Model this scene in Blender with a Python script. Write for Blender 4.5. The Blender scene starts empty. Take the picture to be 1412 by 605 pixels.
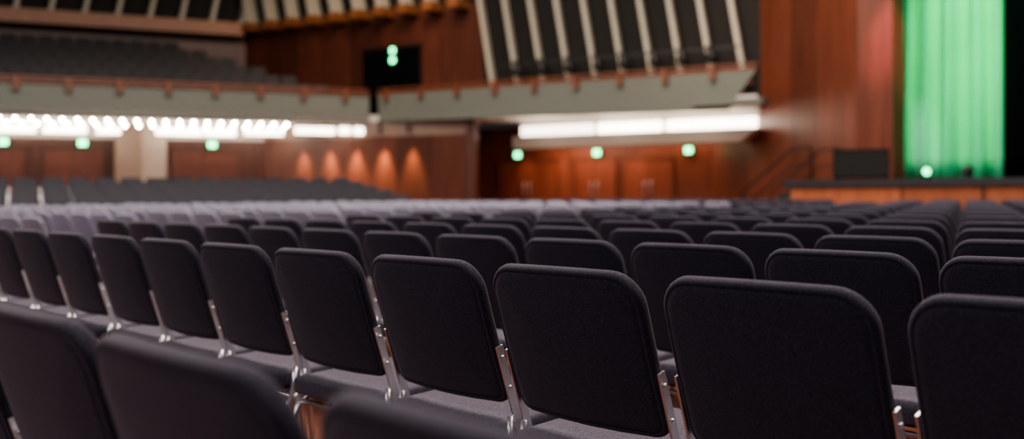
import bpy, math, random
from mathutils import Vector, Matrix
random.seed(4)
SC = bpy.context.scene
COL = SC.collection
FPX = 1373.0; CZ = 1.02

# ------------------------------------------------------------ materials
def new_mat(name):
    m = bpy.data.materials.new(name); m.use_nodes = True
    nt = m.node_tree; b = nt.nodes["Principled BSDF"]
    return m, nt, b
def plain(name, col, rough=0.6, metal=0.0, var=0.15, scale=6.0, spec=0.5):
    m, nt, b = new_mat(name)
    b.inputs["Roughness"].default_value = rough; b.inputs["Metallic"].default_value = metal
    b.inputs["Specular IOR Level"].default_value = spec
    tc = nt.nodes.new("ShaderNodeTexCoord")
    n = nt.nodes.new("ShaderNodeTexNoise"); n.inputs["Scale"].default_value = scale; n.inputs["Detail"].default_value = 4
    nt.links.new(tc.outputs["Object"], n.inputs["Vector"])
    r = nt.nodes.new("ShaderNodeMixRGB")
    r.inputs[1].default_value = [c*(1-var) for c in col]+[1]
    r.inputs[2].default_value = [min(1, c*(1+var)) for c in col]+[1]
    nt.links.new(n.outputs["Fac"], r.inputs[0]); nt.links.new(r.outputs[0], b.inputs["Base Color"])
    return m
def fabric(name, col, sheen=0.25):
    m, nt, b = new_mat(name)
    b.inputs["Roughness"].default_value = 0.9
    b.inputs["Specular IOR Level"].default_value = 0.25
    b.inputs["Sheen Weight"].default_value = sheen
    b.inputs["Sheen Roughness"].default_value = 0.45
    b.inputs["Sheen Tint"].default_value = (0.85, 0.75, 0.85, 1)
    tc = nt.nodes.new("ShaderNodeTexCoord")
    mp = nt.nodes.new("ShaderNodeMapping"); mp.inputs["Scale"].default_value = (200, 200, 750)
    nt.links.new(tc.outputs["Object"], mp.inputs["Vector"])
    n = nt.nodes.new("ShaderNodeTexNoise"); n.inputs["Scale"].default_value = 1.0; n.inputs["Detail"].default_value = 2
    nt.links.new(mp.outputs[0], n.inputs["Vector"])
    cr = nt.nodes.new("ShaderNodeMapRange"); cr.inputs[1].default_value = .3; cr.inputs[2].default_value = .7
    nt.links.new(n.outputs["Fac"], cr.inputs[0])
    r = nt.nodes.new("ShaderNodeMixRGB")
    r.inputs[1].default_value = [c*0.4 for c in col]+[1]; r.inputs[2].default_value = [c*1.6 for c in col]+[1]
    nt.links.new(cr.outputs[0], r.inputs[0]); nt.links.new(r.outputs[0], b.inputs["Base Color"])
    bp = nt.nodes.new("ShaderNodeBump"); bp.inputs["Strength"].default_value = 0.8; bp.inputs["Distance"].default_value = 0.0014
    nt.links.new(n.outputs["Fac"], bp.inputs["Height"]); nt.links.new(bp.outputs[0], b.inputs["Normal"])
    return m
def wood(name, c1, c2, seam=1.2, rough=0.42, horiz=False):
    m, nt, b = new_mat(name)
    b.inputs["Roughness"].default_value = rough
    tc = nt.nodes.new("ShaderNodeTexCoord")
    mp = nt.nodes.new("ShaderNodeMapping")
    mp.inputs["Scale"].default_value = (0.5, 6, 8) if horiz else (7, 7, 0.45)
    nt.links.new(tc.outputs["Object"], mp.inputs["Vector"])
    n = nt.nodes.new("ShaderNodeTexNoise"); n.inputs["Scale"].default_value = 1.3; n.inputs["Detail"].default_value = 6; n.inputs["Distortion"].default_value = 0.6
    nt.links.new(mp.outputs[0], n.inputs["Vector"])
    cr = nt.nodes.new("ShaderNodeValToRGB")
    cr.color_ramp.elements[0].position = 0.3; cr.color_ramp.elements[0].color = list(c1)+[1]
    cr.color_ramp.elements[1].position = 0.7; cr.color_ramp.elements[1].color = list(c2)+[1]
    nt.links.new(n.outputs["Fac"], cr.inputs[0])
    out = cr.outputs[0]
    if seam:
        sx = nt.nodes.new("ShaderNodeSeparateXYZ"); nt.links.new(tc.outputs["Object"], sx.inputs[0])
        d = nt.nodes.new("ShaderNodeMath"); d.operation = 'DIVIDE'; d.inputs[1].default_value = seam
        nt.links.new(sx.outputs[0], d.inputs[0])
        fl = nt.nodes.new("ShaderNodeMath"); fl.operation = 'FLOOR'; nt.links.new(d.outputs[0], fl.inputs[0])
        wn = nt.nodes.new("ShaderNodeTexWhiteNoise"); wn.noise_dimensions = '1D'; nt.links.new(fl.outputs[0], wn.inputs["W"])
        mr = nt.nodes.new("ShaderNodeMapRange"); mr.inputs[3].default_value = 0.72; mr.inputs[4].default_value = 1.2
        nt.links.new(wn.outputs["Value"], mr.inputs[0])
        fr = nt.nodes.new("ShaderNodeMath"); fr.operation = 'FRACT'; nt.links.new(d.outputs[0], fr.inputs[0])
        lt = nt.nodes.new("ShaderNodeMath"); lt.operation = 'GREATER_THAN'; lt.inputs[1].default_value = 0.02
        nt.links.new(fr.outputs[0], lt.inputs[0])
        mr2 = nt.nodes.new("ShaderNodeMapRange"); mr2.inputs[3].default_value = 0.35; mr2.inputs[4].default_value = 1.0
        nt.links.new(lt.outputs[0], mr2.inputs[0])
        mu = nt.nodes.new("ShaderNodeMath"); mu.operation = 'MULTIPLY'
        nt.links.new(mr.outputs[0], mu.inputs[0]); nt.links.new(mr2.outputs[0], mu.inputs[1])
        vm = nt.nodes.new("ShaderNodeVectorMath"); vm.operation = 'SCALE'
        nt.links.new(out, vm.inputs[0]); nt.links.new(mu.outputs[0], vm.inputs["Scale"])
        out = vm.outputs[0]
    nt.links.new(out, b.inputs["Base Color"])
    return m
def emis(name, col, s):
    m, nt, b = new_mat(name)
    b.inputs["Base Color"].default_value = list(col)+[1]
    b.inputs["Emission Color"].default_value = list(col)+[1]
    b.inputs["Emission Strength"].default_value = s
    return m
def floor_mat():
    m, nt, b = new_mat("parquet_floor")
    b.inputs["Roughness"].default_value = 0.38
    tc = nt.nodes.new("ShaderNodeTexCoord")
    mp = nt.nodes.new("ShaderNodeMapping"); mp.inputs["Rotation"].default_value = (0, 0, math.radians(43))
    nt.links.new(tc.outputs["Object"], mp.inputs["Vector"])
    br = nt.nodes.new("ShaderNodeTexBrick")
    br.inputs["Color1"].default_value = (0.24, 0.078, 0.042, 1); br.inputs["Color2"].default_value = (0.14, 0.046, 0.028, 1)
    br.inputs["Mortar"].default_value = (0.04, 0.015, 0.01, 1); br.inputs["Scale"].default_value = 1.0
    br.inputs["Mortar Size"].default_value = 0.002; br.inputs["Brick Width"].default_value = 0.6; br.inputs["Row Height"].default_value = 0.07
    nt.links.new(mp.outputs[0], br.inputs["Vector"])
    nt.links.new(br.outputs["Color"], b.inputs["Base Color"])
    return m

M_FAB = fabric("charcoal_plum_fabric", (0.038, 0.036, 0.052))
M_SEAT = fabric("plum_fabric_seat_lit", (0.082, 0.074, 0.100), 0.3)  # same fabric as the backs, overhead light on the pads put into its colour
M_FABL = fabric("plum_fabric_block_lit", (0.26, 0.26, 0.325), 0.3)  # lit copy of the chair fabric: brighter light on the far block as colour
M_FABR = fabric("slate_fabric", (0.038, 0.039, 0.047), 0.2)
M_CHR = plain("chrome_tube", (0.78, 0.78, 0.80), 0.30, 0.9, 0.05)
M_BLK = plain("black_plastic", (0.02, 0.02, 0.022), 0.5)
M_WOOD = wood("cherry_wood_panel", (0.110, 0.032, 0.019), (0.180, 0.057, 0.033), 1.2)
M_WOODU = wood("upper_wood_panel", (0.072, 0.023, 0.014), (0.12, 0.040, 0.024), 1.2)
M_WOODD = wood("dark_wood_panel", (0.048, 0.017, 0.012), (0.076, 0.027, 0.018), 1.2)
M_DOOR = wood("door_wood", (0.150, 0.043, 0.025), (0.210, 0.064, 0.036), 0)
M_DOORD = wood("dark_door_wood", (0.075, 0.024, 0.017), (0.11, 0.036, 0.024), 0)
M_RAIL = wood("rail_wood", (0.14, 0.047, 0.024), (0.22, 0.078, 0.04), 0, horiz=True)
M_BEAM = wood("beam_wood", (0.22, 0.088, 0.036), (0.32, 0.135, 0.06), 0, horiz=True)
M_STAGEW = wood("stage_front_wood", (0.34, 0.105, 0.048), (0.46, 0.16, 0.075), 2.4)
M_GREY = plain("grey_green_plaster", (0.150, 0.168, 0.144), 0.75, 0, 0.06)
M_WHITE = plain("white_plaster", (0.55, 0.51, 0.46), 0.8, 0, 0.04)
M_SOFF = plain("pale_soffit_plaster", (0.62, 0.60, 0.55), 0.8, 0, 0.04)
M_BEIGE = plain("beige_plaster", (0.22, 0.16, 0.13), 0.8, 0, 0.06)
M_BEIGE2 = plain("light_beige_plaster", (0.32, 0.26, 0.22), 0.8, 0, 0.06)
M_FIN = plain("cream_fin_paint", (0.52, 0.50, 0.41), 0.6, 0, 0.05)
M_DARK = plain("dark_acoustic_wall", (0.012, 0.012, 0.010), 0.8)
M_BSEAT = plain("black_seat_fabric", (0.006, 0.006, 0.009), 0.6)
M_STAGET = plain("black_stage_floor", (0.03, 0.03, 0.035), 0.5)
M_RAILD = plain("dark_rail_paint", (0.035, 0.015, 0.012), 0.5)
M_VELVET = plain("black_drape", (0.004, 0.004, 0.005), 0.95, 0, 0.2, 3, spec=0.05)
M_CURT = plain("green_lit_curtain_cloth", (0.13, 0.80, 0.40), 0.85, 0, 0.05, spec=.03)  # pale cloth with the green stage light put into its base colour
M_CEIL = plain("ceiling_paint", (0.10, 0.07, 0.05), 0.9)
M_FLOOR = floor_mat()
M_EXIT = emis("exit_sign_glow", (0.10, 1.0, 0.38), 7.0)
M_BULB = emis("warm_bulb_glow", (1.0, 0.84, 0.70), 75.0)
M_STRIP = emis("strip_light_glow", (1.0, 0.88, 0.76), 7.0)
M_STRIP2 = emis("cove_light_glow", (1.0, 0.86, 0.76), 4.0)

# ------------------------------------------------------------ mesh builder
class MB:
    def __init__(s): s.v=[]; s.f=[]; s.m=[]; s.sm=[]; s.mats=[]
    def mi(s, mat):
        if mat not in s.mats: s.mats.append(mat)
        return s.mats.index(mat)
    def add(s, vs, fs, mat, T=None, smooth=False):
        o = len(s.v); k = s.mi(mat)
        for p in vs:
            p = Vector(p); s.v.append(T @ p if T else p)
        for f in fs: s.f.append([i+o for i in f]); s.m.append(k); s.sm.append(smooth)
    def box(s, x0,x1,y0,y1,z0,z1, mat, T=None):
        vs=[(x,y,z) for z in (z0,z1) for y in (y0,y1) for x in (x0,x1)]
        fs=[(0,2,3,1),(4,5,7,6),(0,1,5,4),(2,6,7,3),(0,4,6,2),(1,3,7,5)]
        s.add(vs,fs,mat,T)
    def hexa(s, bot, top, mat):
        s.add(list(bot)+list(top), [(3,2,1,0),(4,5,6,7),(0,1,5,4),(1,2,6,5),(2,3,7,6),(3,0,4,7)], mat)
    def prism(s, poly, z0, z1, mat):
        n=len(poly)
        vs=[(x,y,z0) for x,y in poly]+[(x,y,z1) for x,y in poly]
        fs=[tuple(reversed(range(n))), tuple(range(n,2*n))]+[(i,(i+1)%n,n+(i+1)%n,n+i) for i in range(n)]
        s.add(vs,fs,mat)
    def rings(s, rings, mat, T=None, caps=True, smooth=True):
        n=len(rings[0]); vs=[p for r in rings for p in r]; fs=[]
        for k in range(len(rings)-1):
            for i in range(n):
                j=(i+1)%n
                fs.append((k*n+i,k*n+j,(k+1)*n+j,(k+1)*n+i))
        if caps:
            fs.append(tuple(reversed(range(n)))); fs.append(tuple(range((len(rings)-1)*n, len(rings)*n)))
        s.add(vs,fs,mat,T,smooth)
    def tube(s, pts, r, mat, T=None, n=8, fillet=0.03):
        P=[Vector(p) for p in pts]; Q=[P[0]]
        for i in range(1,len(P)-1):
            a=(P[i-1]-P[i]); b=(P[i+1]-P[i]); d=min(fillet,a.length*.45,b.length*.45)
            A=P[i]+a.normalized()*d; B=P[i]+b.normalized()*d
            for k in range(5):
                t=k/4; Q.append(A*(1-t)**2+P[i]*2*t*(1-t)+B*t*t)
        Q.append(P[-1]); rs=[]; up=None
        for i,q in enumerate(Q):
            t=(Q[min(i+1,len(Q)-1)]-Q[max(i-1,0)]).normalized()
            if up is None:
                up=Vector((1,0,0)) if abs(t.x)<.9 else Vector((0,0,1))
            u=(up-t*up.dot(t)).normalized(); w=t.cross(u); up=u
            rs.append([q+u*r*math.cos(2*math.pi*k/n)+w*r*math.sin(2*math.pi*k/n) for k in range(n)])
        s.rings(rs,mat,T)
    def sphere(s, c, r, mat, nu=10, nv=6):
        c=Vector(c); rs=[]
        for j in range(1,nv):
            ph=math.pi*j/nv
            rs.append([c+Vector((r*math.sin(ph)*math.cos(2*math.pi*i/nu), r*math.sin(ph)*math.sin(2*math.pi*i/nu), -r*math.cos(ph))) for i in range(nu)])
        s.rings(rs,mat)
    def mesh(s, name):
        me=bpy.data.meshes.new(name); me.from_pydata([tuple(p) for p in s.v],[],s.f)
        for m in s.mats: me.materials.append(m)
        me.polygons.foreach_set("material_index", s.m); me.polygons.foreach_set("use_smooth", s.sm)
        me.update(); return me
    def obj(s, name, M=None):
        o=bpy.data.objects.new(name, s.mesh(name)); COL.objects.link(o)
        if M: o.matrix_world=M
        return o

def outline(w,h,rt,rb,ins,nc=7,ne=4):
    w2=w/2-ins; h2=h/2-ins; pts=[]
    cs=[(w2,h2,max(rt-ins,.006),0),(-w2,h2,max(rt-ins,.006),90),(-w2,-h2,max(rb-ins,.006),180),(w2,-h2,max(rb-ins,.006),270)]
    arcs=[]
    for cx,cz,r,a0 in cs:
        ox=cx-math.copysign(r,cx); oz=cz-math.copysign(r,cz)
        arcs.append([(ox+r*math.cos(math.radians(a0+90*k/nc)), oz+r*math.sin(math.radians(a0+90*k/nc))) for k in range(nc+1)])
    for i in range(4):
        pts+=arcs[i]; a=arcs[i][-1]; b=arcs[(i+1)%4][0]
        for k in range(1,ne): t=k/ne; pts.append((a[0]*(1-t)+b[0]*t,a[1]*(1-t)+b[1]*t))
    return pts
def slab_rings(w,h,rt,rb,th,crv,puff=.006,seam=True,hcrv=0.0,crown=0.0):
    lim=min(w,h)/2-.03
    prof=[(lim,-puff),(lim*.7,-puff*.95),(lim*.4,-puff*.6),(.03,0)]
    if seam: prof+=[(.016,.0005),(.0135,.0035),(.011,.0005)]
    prof+=[(.007,.001),(.002,.005),(0,.010),(0,th-.010),(.003,th-.004),(.010,th)]
    prof+=[(lim*.4,th+puff*.8),(lim*.7,th+puff*1.2),(lim,th+puff*1.3)]
    rs=[]
    for ins,y in prof:
        rs.append([Vector((x, y+crv*(x/(w/2))**2+hcrv*(z/(h/2))**2, z+(crown*(.5-(x/(w/2))**2) if z>0 else 0)*(z/(h/2)))) for x,z in outline(w,h,rt,rb,ins)])
    return rs

def chair_mesh(name, back, seat):
    b=MB(); W=.478; H=.398
    tilt=math.radians(18)
    T=Matrix.Translation((0,-.265,.833))@Matrix.Rotation(tilt,4,'X')@Matrix.Translation((0,0,-H/2))
    b.rings(slab_rings(W,H,.078,.042,.032,.018,hcrv=.006,crown=.010), back, T)
    S=Matrix.Translation((0,.055,.372))@Matrix.Rotation(math.radians(2.5),4,'X')@Matrix(((1,0,0,0),(0,0,1,0),(0,1,0,0),(0,0,0,1)))
    rs=slab_rings(.466,.46,.07,.05,.05,0,puff=.007,seam=False)
    b.rings([list(reversed(r)) for r in rs], seat, S)
    b.box(-.20,.20,-.14,.22,.352,.371,M_BLK)
    for sx in (-1,1):
        x=sx*.2385
        p=lambda d,z: T@Vector((x+sx*.003, d, z))
        zb,zt=-.285,-.035
        lo=[p(.020,zb),p(.044,zb)]; hi=[p(.022,zt),p(.044,zt)]
        ox=Vector((sx*.006,0,0))
        ring=[lo[0],lo[1],lo[1]+ox,lo[0]+ox]; ring2=[hi[0],hi[1],hi[1]+ox,hi[0]+ox]
        b.hexa(ring,ring2,M_CHR)
        for zz in (-.065,-.15):
            c=T@Vector((x+sx*.009,.033,zz)); b.sphere(c,.006,M_CHR,8,4)
        xo=sx*.229
        b.tube([(xo,-.265,.012),(xo,-.135,.335),(xo,.215,.355),(xo,.245,.012)],.011,M_CHR,fillet=.06)
        b.tube([(xo+sx*.008,-.185,.21),(xo+sx*.008,-.130,.33),(xo+sx*.008,-.112,.43)],.010,M_CHR,fillet=.04)
        b.tube([(sx*.04,-.04,.35),(xo,-.10,.345)],.009,M_CHR)
        for yy in (-.267,.246): b.tube([(xo,yy,0.0),(xo,yy,.02)],.015,M_BLK)
        b.box(min(x,x+sx*.016),max(x,x+sx*.016),-.02,.03,.335,.36,M_CHR)
    b.tube([(-.228,-.13,.33),(.228,-.13,.33)],.009,M_CHR)
    b.tube([(-.228,.215,.335),(.228,.215,.335)],.009,M_CHR)
    return b.mesh(name)

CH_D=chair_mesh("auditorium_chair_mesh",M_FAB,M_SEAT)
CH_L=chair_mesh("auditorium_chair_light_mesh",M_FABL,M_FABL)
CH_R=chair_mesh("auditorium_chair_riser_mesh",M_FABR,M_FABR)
TH=math.radians(46.6)
Fv=Vector((math.sin(TH),math.cos(TH),0)); Lv=Vector((-math.cos(TH),math.sin(TH),0))
def chair(mesh, pos, fdir):
    o=bpy.data.objects.new("auditorium_chair",mesh); COL.objects.link(o)
    ang=math.atan2(-fdir.x,fdir.y)
    o.location=pos; o.rotation_euler=(0,0,ang); return o
S=.53
TP=Vector((-7.9,18,0)); TA=Vector((.896,.4436,0)).normalized(); TN=Vector((-TA.y,TA.x,0))
rows=[(.473,.818),(1.635,.790),(2.605,1.155),(3.481,1.49)]
for n in range(4,17): rows.append((3.481+.93*(n-3),1.49+.375*(n-3)))
for ri,(D,X0) in enumerate(rows):
    i=math.ceil((-3.0-X0)/S)
    if ri==0: i=-1
    while True:
        xl=X0+i*S; xc=xl-S*.46; i+=1
        if xl>22: break
        near = xl<7.15
        if not near and xl<8.5: continue
        P=Fv*(D+.265)+Lv*xc
        if not near:
            if ri==0: break
            if (P-TP).dot(TN)>-.55: break
            if P.y>25: break
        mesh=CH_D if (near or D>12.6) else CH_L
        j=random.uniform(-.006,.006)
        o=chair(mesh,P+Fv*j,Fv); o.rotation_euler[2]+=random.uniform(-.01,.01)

# ------------------------------------------------------------ raised seating tiers (stalls)
def tier_chairs(n,pitch,step,t0,t1):
    for k in range(n):
        z=step*(k+1)+.001
        base=TP+TN*(pitch*k+.55)
        t=t0
        while t<t1:
            chair(CH_R,base+TA*t+Vector((0,0,z)),-TN); t+=.56
NT=5; PIT=1.1; STEP=.11
mb=MB()
for k in range(NT):
    a=TP+TN*(PIT*k)+TA*(-9.5); bq=TP+TN*(PIT*k)+TA*7.3
    c=bq+TN*(PIT if k<NT-1 else 2.0); d=a+TN*(PIT if k<NT-1 else 2.0)
    mb.prism([(q.x,q.y) for q in (a,bq,c,d)],0.0,STEP*(k+1),M_WOODD)
mb.obj("seating_riser")
tier_chairs(NT,PIT,STEP,-9.2,7.0)

# ------------------------------------------------------------ walls
def P2(px,z): return ((px-706)/FPX*z, z)
def frame(p0,p1):
    a=Vector((p0[0],p0[1],0)); c=Vector((p1[0],p1[1],0)); d=(c-a); L=d.length; d.normalize()
    n=Vector((-d.y,d.x,0))
    M=Matrix(((d.x,n.x,0,a.x),(d.y,n.y,0,a.y),(0,0,1,0),(0,0,0,1)))
    return M,L
def wall(name,p0,p1,z0,z1,mat,th=.25):
    M,L=frame(p0,p1); b=MB(); b.box(0,L,0,th,z0,z1,mat); return b.obj(name,M)

Cc=(-4.28,30.0); FLs=.495
FR=(5.97,24.2)
LWe=P2(365,31.6); LW0=(-25.0, 31.6+FLs*(-25.0-LWe[0]))
SOF=3.13; TOP=3.93; CEIL=11.0
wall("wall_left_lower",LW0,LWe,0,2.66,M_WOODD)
wall("trim_left_frieze",LW0,LWe,2.66,SOF,M_WHITE)
SP1=P2(655,28.6)
wall("wall_panel_spotlit",LWe,SP1,0,2.68,M_WOODU)
wall("trim_spotlit_frieze",LWe,SP1,2.68,SOF,M_BEIGE)
DW0=P2(655,34.0); DW1=(5.93,29.7)
wall("wall_panel_return",SP1,DW0,0,SOF,M_WOOD)
wall("wall_rear_doors",DW0,DW1,0,SOF,M_WOOD)
PR0=(7.70,22.2)
wall("wall_side_stage",DW1,PR0,0,CEIL,M_WOOD)
PR1=P2(1232,21.55)
wall("wall_proscenium",PR0,PR1,0,CEIL,M_WOOD,.5)
UC=P2(340,35.8); US=P2(668,30.85); UE=P2(1050,26.6)
UL0=(-26.0,35.8+FLs*(-26.0-UC[0]))
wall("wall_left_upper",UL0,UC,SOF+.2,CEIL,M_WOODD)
wall("wall_upper_wood",UC,US,SOF+.2,CEIL,M_WOODU)
wall("wall_upper_slatted",US,UE,SOF+.2,CEIL,M_DARK)
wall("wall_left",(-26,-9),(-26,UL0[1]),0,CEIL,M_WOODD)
wall("wall_back",(24,-9),(-26,-9),0,CEIL,M_WOODD)
wall("wall_right",(24,34),(24,-9),0,CEIL,M_WOODD)
wall("wall_stage_rear",(8.1,34),(24,34),0,CEIL,M_DARK)
wall("wall_stage_wing",(8.1,22.6),(8.1,34),0,CEIL,M_DARK,.2)
b=MB(); b.box(-27,25,-10,42,-.2,0,M_FLOOR); b.obj("floor")
b=MB(); b.box(-27,25,-10,42,CEIL,CEIL+.2,M_CEIL); b.obj("ceiling")

# ------------------------------------------------------------ balcony
b=MB()
poly=[(-25.5,30+FLs*(-25.5+4.28)),Cc,FR,UE,UC,(-25.5,35.8+FLs*(-25.5-UC[0]))]
b.prism(poly,SOF,SOF+.2,M_SOFF)
def seg_box(bb,p0,p1,y0,y1,z0,z1,mat,x0=0,x1=None):
    M,L=frame(p0,p1); bb.box(x0,L if x1 is None else x1,y0,y1,z0,z1,mat,M)
pl0=(-25.5,30+FLs*(-25.5+4.28))
seg_box(b,pl0,Cc,0,.16,SOF-.05,TOP,M_GREY)
M,L=frame(Cc,FR)
vs0=[(0.35,0,SOF+.0),(L-.75,0,SOF-.14),(L-.75,.16,SOF-.14),(0.35,.16,SOF)]
vs1=[(0.35,-.05,TOP),(L,-.05,TOP),(L,.16,TOP),(0.35,.16,TOP)]
b.hexa([M@Vector(v) for v in vs0],[M@Vector(v) for v in vs1],M_GREY)
b.box(L-1.6,L+.15,-.12,.6,SOF-.02,SOF+.12,M_GREY,M)
b.obj("balcony")
def rail(name,p0,p1,skip=0.0,end=None):
    bb=MB(); M,L=frame(p0,p1)
    bb.box(skip,L,-.06,.22,TOP,TOP+.07,M_RAIL,M)
    bb.box(skip,L,.03,.09,TOP+.14,TOP+.19,M_RAIL,M)
    x=skip+.4
    while x<L:
        bb.box(x-.06,x+.06,-.15,-.05,TOP-.2,TOP+.15,M_RAIL,M)
        bb.box(x-.03,x+.03,.03,.09,TOP+.06,TOP+.15,M_RAIL,M)
        x+=1.25
    bb.obj(name)
rail("balcony_rail",pl0,Cc)
rail("balcony_rail",Cc,FR,.3)
An=Vector((.896,.4436,0)).normalized(); Nn=Vector((-An.y,An.x,0)); C3=Vector((Cc[0],Cc[1],0))
NB=6
def tend(k): return -.7-.75*k
b=MB()
for k in range(NB):
    z=SOF+.2+.36*(k+1)-.3; off=1.0+1.05*k
    M=Matrix(((An.x,Nn.x,0,C3.x+Nn.x*off),(An.y,Nn.y,0,C3.y+Nn.y*off),(0,0,1,0),(0,0,0,1)))
    b.box(-19,tend(k),0,(1.05 if k<NB-1 else 1.2),SOF+.2,z,M_DARK,M)
b.obj("balcony_riser")
b=MB()
def tseat():
    t=MB()
    t.rings(slab_rings(.5,.52,.08,.03,.07,-.01,seam=False),M_BSEAT,Matrix.Translation((0,.5,.72))@Matrix.Rotation(math.radians(-10),4,'X'))
    t.box(-.24,.24,.08,.50,.38,.47,M_BSEAT)
    t.box(-.27,-.245,.1,.6,0,.62,M_BSEAT); t.box(.245,.27,.1,.6,0,.62,M_BSEAT)
    return t
ts=tseat()
for k in range(NB):
    z=SOF+.2+.36*(k+1)-.3; off=1.0+1.05*k
    x=tend(k)-.35
    while x>-18.5:
        M=Matrix(((An.x,Nn.x,0,C3.x+Nn.x*off+An.x*x),(An.y,Nn.y,0,C3.y+Nn.y*off+An.y*x),(0,0,1,z),(0,0,0,1)))
        b.add(ts.v,ts.f,M_BSEAT,M,True); x-=.55
b.obj("balcony_seating")

def fins(name,p0,p1,zb,x0,x1,step,lean,w=.13,zt=CEIL-.5,depth=.55,beam=True,mat=M_FIN,foot=True,bh=.45):
    bb=MB(); M,L=frame(p0,p1)
    if beam: bb.box(x0,x1,-.75,0,zb-bh,zb,M_BEAM,M)
    if zb>6: bb.box(x0,x1,-.12,-.0,zb,zt,M_DARK,M)
    x=x0+.4
    while x<x1-.1:
        h=zt-zb; dx=lean*h
        bot=[(x,-depth-.15,zb),(x+w,-depth-.15,zb),(x+w,-.13,zb),(x,-.13,zb)]
        top=[(x+dx,-depth-.15,zt),(x+w+dx,-depth-.15,zt),(x+w+dx,-.13,zt),(x+dx,-.13,zt)]
        bb.hexa([M@Vector(v) for v in bot],[M@Vector(v) for v in top],mat)
        if foot: bb.box(x-.14,x+w+.14,-depth-.18,-.02,zb-.26,zb+.02,M_BEAM,M)
        x+=step
    bb.obj(name)
ML,LL=frame(UL0,UC)
fins("acoustic_fins",UL0,UC,7.0,0.3,LL-.2,1.02,.22)
MR,LR=frame(UC,US)
fins("acoustic_fins",UC,US,6.95,.3,LR-.2,.95,-.22,beam=False)
MS,LS=frame(US,UE)
fins("acoustic_slats",US,UE,SOF+.95,.05,LS-.3,.86,-.17,w=.13,zt=CEIL-.3,depth=.18,beam=False,foot=True)
b=MB()
for x in (1.6,2.4,3.3,4.2,5.0,5.9,6.7,7.5):
    T=MS@Matrix.Translation((x,-.75,4.65))@Matrix.Rotation(math.radians(35),4,'X')
    n=10
    b.rings([[Vector((.15*math.cos(2*math.pi*i/n),.15*math.sin(2*math.pi*i/n),z)) for i in range(n)] for z in (-.22,.0)]+
            [[Vector((.09*math.cos(2*math.pi*i/n),.09*math.sin(2*math.pi*i/n),z)) for i in range(n)] for z in (.02,.22)],M_BLK,T)
    b.box(x-.02,x+.02,-.8,-.1,4.63,4.67,M_BLK,MS)
b.box(1,8.3,-.82,-.78,4.75,4.8,M_BLK,MS)
b.obj("spotlight_rig")

def px_on(p0,p1,px):
    k=(px-706)/FPX; dx=p1[0]-p0[0]; dy=p1[1]-p0[1]
    t=(k*p0[1]-p0[0])/(dx-k*dy); return t*math.hypot(dx,dy)
dn=[0]
def nd(): dn[0]+=1; return "door_%d"%dn[0]
def door(name,p0,p1,xa,xb,z0,z1,leafs=2,mat=M_DOOR,handle=True,fr=M_WOODD):
    bb=MB(); M,L=frame(p0,p1)
    bb.box(xa-.07,xa,-.06,.0,z0,z1+.07,fr,M); bb.box(xb,xb+.07,-.06,.0,z0,z1+.07,fr,M); bb.box(xa-.07,xb+.07,-.06,0,z1,z1+.07,fr,M)
    w=(xb-xa)/leafs
    for i in range(leafs):
        a=xa+i*w+.01; c=xa+(i+1)*w-.01
        bb.box(a,c,-.035,-.002,z0+.01,z1-.005,mat,M)
        if handle:
            hx=c-.1 if i%2==0 else a+.1
            bb.tube([M@Vector((hx,-.03,z0+.85)),M@Vector((hx,-.09,z0+.88)),M@Vector((hx,-.09,z0+1.27)),M@Vector((hx,-.03,z0+1.3))],.02,M_CHR)
    bb.obj(name)
def exit_sign(p0,p1,px,z,w=.22,h=.18,off=.14):
    M,L=frame(p0,p1); x=px_on(p0,p1,px); bb=MB()
    bb.box(x-w/2-.02,x+w/2+.02,-off+.005,-.062,z-h/2-.02,z+h/2+.02,M_BLK,M)
    bb.box(x-w/2,x+w/2,-off-.005,-off+.006,z-h/2,z+h/2,M_EXIT,M)
    bb.box(x-.02,x+.02,-.07,-.001,z-.02,z+.02,M_BLK,M)
    bb.obj("exit_sign")
xa=px_on(UC,US,503); xb=px_on(UC,US,582)
door(nd(),UC,US,xa,xb,SOF+.25,5.72,2,M_VELVET,False,M_WOODD)  # black leaves put the darkness of the open doorway into colour
exit_sign(UC,US,546,5.62,.17,.17); exit_sign(UC,US,546,5.31,.17,.17)
for a,c in ((690,768),(794,848),(862,928)):
    door(nd(),DW0,DW1,px_on(DW0,DW1,a),px_on(DW0,DW1,c),0,1.98,2,M_DOOR,True,M_WOOD)
for px,z in ((717,2.22),(826,2.22),(952,2.22)): exit_sign(DW0,DW1,px,z)
for a,c in ((-60,35),(60,140),(236,330)):
    door(nd(),LW0,LWe,px_on(LW0,LWe,a),px_on(LW0,LWe,c),0,2.3,2,M_DOORD)
for px in (5,114,292): exit_sign(LW0,LWe,px,2.52)
M,L=frame(LW0,LWe); b=MB(); x0=px_on(LW0,LWe,158); x1=px_on(LW0,LWe,228)
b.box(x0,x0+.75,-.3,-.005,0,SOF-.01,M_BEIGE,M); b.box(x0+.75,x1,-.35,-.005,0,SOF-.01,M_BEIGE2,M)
b.obj("pillar")

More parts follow.
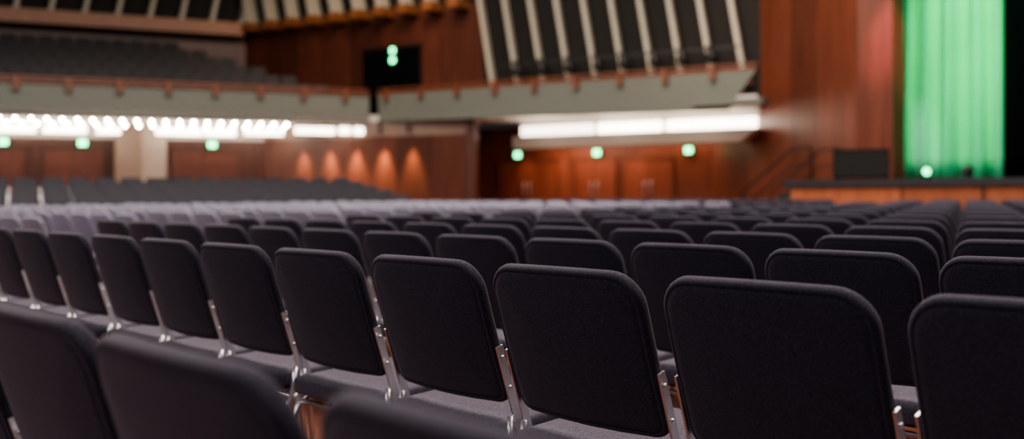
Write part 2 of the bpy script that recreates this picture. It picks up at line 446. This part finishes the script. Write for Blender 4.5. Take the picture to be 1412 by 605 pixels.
# ------------------------------------------------------------ luminaires under balcony
M,L=frame(pl0,Cc); b=MB(); b2=MB()
x=px_on(pl0,Cc,-120); xe=px_on(pl0,Cc,408)
while x<xe:
    for off,zz in ((.7,SOF-.10),(1.9,SOF-.14)):
        xx=x+(.17 if off>1.5 else 0)
        b.sphere(M@Vector((xx,off,zz)),.045,M_BULB)
        b.box(xx-.012,xx+.012,off-.012,off+.012,zz+.03,SOF-.002,M_BLK,M)
    x+=.38
b.obj("ceiling_bulb_row")
for a,c,of in ((-100,55,2.3),(60,130,2.3),(140,180,2.3),(228,300,2.3),(300,350,2.3),(352,412,1.6),(412,470,.45),(470,526,.18)):
    xa=px_on(pl0,Cc,a); xc=px_on(pl0,Cc,c)
    b2.box(xa+.05,xc-.05,of,of+.15,SOF-.36,SOF-.16,M_STRIP,M)
    b2.box((xa+xc)/2-.02,(xa+xc)/2+.02,of+.05,of+.09,SOF-.17,SOF-.002,M_BLK,M)
b2.obj("strip_light")
M,L=frame(Cc,FR); b=MB()
xa=px_on(Cc,FR,655); xb=L-.55
offb=2.0
def bulk(z0,z1,o0,o1,mat,sl=0,x0=None,x1=None):
    x0=xa+.1 if x0 is None else x0; x1=xb if x1 is None else x1
    b.hexa([M@Vector(v) for v in ((x0,o0,z0),(x1-sl,o0,z0),(x1-sl,o1,z0),(x0,o1,z0))],
           [M@Vector(v) for v in ((x0,o0,z1),(x1,o0,z1),(x1,o1,z1),(x0,o1,z1))],mat)
bulk(2.30,2.66,offb,offb+.9,M_SOFF,.5)
bulk(2.66,SOF-.01,offb+.5,offb+.9,M_WHITE)
b.obj("balcony_bulkhead")
b=MB(); w=(xb-xa)
for fa,fb in ((.01,.34),(.35,.62),(.63,.98)):
    bulk(2.67,2.97,offb+.40,offb+.49,M_STRIP2 if fa<.3 else M_STRIP,0,xa+w*fa+.1,xa+w*fb)
b.obj("cove_light")
def spot(name,loc,target,power,col,size,blend=.5,rad=.05):
    l=bpy.data.lights.new(name,'SPOT'); l.energy=power; l.color=col; l.spot_size=math.radians(size); l.spot_blend=blend; l.shadow_soft_size=rad
    o=bpy.data.objects.new(name,l); COL.objects.link(o); o.location=loc
    o.rotation_euler=(Vector(target)-Vector(loc)).to_track_quat('-Z','Y').to_euler(); return o
def area(name,loc,target,power,col,sx,sy):
    l=bpy.data.lights.new(name,'AREA'); l.energy=power; l.color=col; l.shape='RECTANGLE'; l.size=sx; l.size_y=sy
    o=bpy.data.objects.new(name,l); COL.objects.link(o); o.location=loc
    d=(Vector(target)-Vector(loc))
    o.rotation_euler=d.to_track_quat('-Z','Y').to_euler(); return o
area("recess_fill",M@Vector(((xa+xb)/2+1.5,4.2,3.08)),M@Vector(((xa+xb)/2+1.5,4.8,0)),110,(1,.70,.52),5,.5)  # added fill to brighten the recess, no fixture here
area("recess_fill",M@Vector((xa+1.2,3.6,3.08)),M@Vector((xa+1.2,4.2,0)),130,(1,.70,.52),2,.5)  # second added fill for the dark left end
for q in (.2,.5,.8):
    pp=M@Vector((xa+(xb-xa)*q,1.0,2.35)); 
    spot("soffit_fill",pp,M@Vector((xa+(xb-xa)*q,1.05,3.1)),80,(1,.82,.68),150,.6,.2)  # added fill that lifts the soffit, not a fitting
M,L=frame(LWe,SP1)
for px in (420,456,493,531,570):
    x=px_on(LWe,SP1,px)
    p=M@Vector((x,-.28,2.72)); t=M@Vector((x,-.03,1.2))
    bb=MB(); bb.tube([M@Vector((x,-.28,SOF-.002)),M@Vector((x,-.28,2.76))],.05,M_BLK); bb.obj("downlight")
    spot("downlight_lamp",p,t,850,(1,.60,.32),46,1.0,.06)
M,L=frame(DW0,DW1)
for px in (728,775,882):
    x=px_on(DW0,DW1,px); spot("downlight_lamp",M@Vector((x,-.45,2.9)),M@Vector((x,-.05,.8)),110,(1,.6,.4),45,.9)

# ------------------------------------------------------------ stage
S0=Vector((5.45,20,0)); Rv=-Lv
q=[S0,S0+Rv*17,S0+Rv*17+Fv*10,Vector((8.5,32,0)),Vector((8.5,22.6,0)),Vector((8.0,21.5,0)),S0+Fv*2.2]
M4,_=frame((S0.x,S0.y),((S0+Rv).x,(S0+Rv).y))
b=MB()
b.prism([(v.x,v.y) for v in q],1.06,1.2,M_STAGET)
b.obj("stage_floor")
b=MB(); b.box(.12,17,.06,.2,0,1.06,M_STAGEW); b.obj("stage_front",M4)
b=MB(); b.box(.12,17,.2,.9,.95,1.06,M_BLK)
for k in range(0,16,2): b.box(.3+k,.4+k,.25,.85,0,.95,M_BLK)
b.obj("stage_substructure",M4)
b=MB()
for k in (3.85,9.0): b.box(k,k+.05,.03,.06,0,1.06,M_WOODD)
b.box(.1,17,.02,.06,0,.08,M_WOODD)
b.obj("trim_stage",M4)
b=MB(); Ms=Matrix(((Rv.x,Fv.x,0,S0.x+Fv.x*.4),(Rv.y,Fv.y,0,S0.y+Fv.y*.4),(0,0,1,0),(0,0,0,1)))
for k in range(6):
    b.box(-.22*(6-k),-.22*(5-k)-.01,.1,1.2,0,.19*(k+1)-.02,M_STAGET,Ms)
for yy in (.08,1.22):
    b.tube([Ms@Vector(v) for v in ((-1.3,yy,.1),(-1.3,yy,.95),(-.1,yy,1.85),(.35,yy,1.88),(.35,yy,1.22))],.025,M_RAILD)
    b.tube([Ms@Vector(v) for v in ((-1.3,yy,.6),(-.1,yy,1.5),(.35,yy,1.52))],.018,M_RAILD)
b.obj("stage_stairs")
def at(px,z,h): x,y=P2(px,z); return Vector((x,y,h))
b=MB(); c=at(1188,19.9,1.2); Mq=Matrix.Translation(c)@Matrix.Rotation(math.radians(-20),4,'Z')
b.box(-.52,.52,-.3,.3,.03,.60,M_VELVET,Mq); b.box(-.50,.50,-.315,-.30,.06,.57,M_DARK,Mq)
for sx in (-.45,.45):
    for sy in (-.25,.25): b.box(sx-.03,sx+.03,sy-.03,sy+.03,0,.03,M_BLK,Mq)
b.obj("stage_speaker")
for px,zz in ((1275,19.5),(1333,19.0)):
    c=at(px,zz,1.2); b=MB()
    b.box(-.12,.12,-.1,.1,0,.03,M_BLK,Matrix.Translation(c)); b.tube([c+Vector((-.1,0,.02)),c+Vector((-.1,0,.14)),],.012,M_BLK); b.tube([c+Vector((.1,0,.02)),c+Vector((.1,0,.14))],.012,M_BLK)
    b.rings([[c+Vector((r*math.cos(2*math.pi*i/12),y,.15+r*math.sin(2*math.pi*i/12))) for i in range(12)] for r,y in ((.06,.12),(.1,.0),(.1,-.1))],M_BLK)
    if px<1300: b.rings([[c+Vector((r*math.cos(2*math.pi*i/12),y,.15+r*math.sin(2*math.pi*i/12))) for i in range(12)] for r,y in ((.07,-.1),(.07,-.105))],M_EXIT)
    b.obj("stage_floor_lamp")
def curtain(name,p0,p1,z0,z1,mat,amp,per,flare=0):
    M,L=frame(p0,p1); nx=int(L/.025); b=MB(); vs=[]; fs=[]; nz=16
    for j in range(nz+1):
        t=j/nz; z=z0+(z1-z0)*t
        for i in range(nx+1):
            x=L*i/nx
            y=amp*(math.sin(2*math.pi*x/per+1.6*math.sin(x*2.6)+.6*t)*(1-.25*t)+.45*math.sin(2*math.pi*x/(per*.43)+1.5*t))
            xx=x-flare*(1-t)**2*(1-i/nx)
            vs.append((xx,y,z))
    for j in range(nz):
        for i in range(nx): a=j*(nx+1)+i; fs.append((a,a+1,a+nx+2,a+nx+1))
    b.add(vs,fs,mat,None,True); o=b.obj(name,M)
    sm=o.modifiers.new("cloth_thickness",'SOLIDIFY'); sm.thickness=.01
    return o
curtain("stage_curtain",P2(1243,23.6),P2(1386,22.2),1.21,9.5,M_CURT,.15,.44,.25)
curtain("black_drape",P2(1215,25.6),P2(1400,24.3),1.21,10.5,M_VELVET,.06,.3)
curtain("black_drape",P2(1388,22.15),P2(1640,19.8),1.21,10.5,M_VELVET,.06,.3)

# ------------------------------------------------------------ lights
W=(1,.88,.80)
area("ceiling_light",(6,13,10.6),(6,13,0),1300,W,7,7)
area("ceiling_light",(-8,14,10.6),(-8,14,0),2600,W,9,7)
area("ceiling_light",(3,4,10.6),(4,6,0),1500,W,6,5)
area("ceiling_light",(-14,3,10.6),(-12,6,0),900,W,6,5)
area("ceiling_light",(-2,22,10.6),(-2,26,2),1100,(1,.8,.66),10,4)
area("rear_fill",(-5,-7,8.5),(1,5,0),380,(.85,.85,1),8,4)  # added fill behind the camera, stands in for bounce on the chair backs
G=(.0,1,.42)
spot("stage_light",at(1420,18.2,10.2),at(1345,22.5,5.0),3600,G,32,.9,.1)
spot("stage_light",at(1350,18.5,9.8),at(1345,22.5,2.6),900,G,20,.8,.1)
spot("stage_light",at(1225,18.6,8.0),at(1238,23.3,2.2),3600,(1,.34,.50),17,.9,.1)
spot("wall_fill",(3,20,10),(6.9,24.5,5),1600,(1,.74,.54),70,.9,.3)  # added fill light for the stage side wall
spot("wall_fill",(-3,26,10),(-5,33,5),900,(1,.7,.5),80,.9,.3)  # added fill light for the upper wood wall
w=bpy.data.worlds.new("world"); SC.world=w; w.use_nodes=True
w.node_tree.nodes["Background"].inputs[0].default_value=(.5,.45,.5,1); w.node_tree.nodes["Background"].inputs[1].default_value=.05
try: SC.view_settings.look='AgX - Medium High Contrast'
except Exception as e: print(e)

# ------------------------------------------------------------ camera
cam=bpy.data.cameras.new("camera"); co=bpy.data.objects.new("camera",cam); COL.objects.link(co)
cam.sensor_width=36; cam.lens=36*FPX/1412; cam.shift_y=-39/1412
co.matrix_world=Matrix.Translation((0,0,CZ))@Matrix.Rotation(math.radians(90),4,'X')@Matrix.Rotation(math.radians(-.38),4,'Z')
cam.dof.use_dof=True; cam.dof.focus_distance=2.4; cam.dof.aperture_fstop=1.7
cam.clip_start=.05; cam.clip_end=200
SC.camera=co
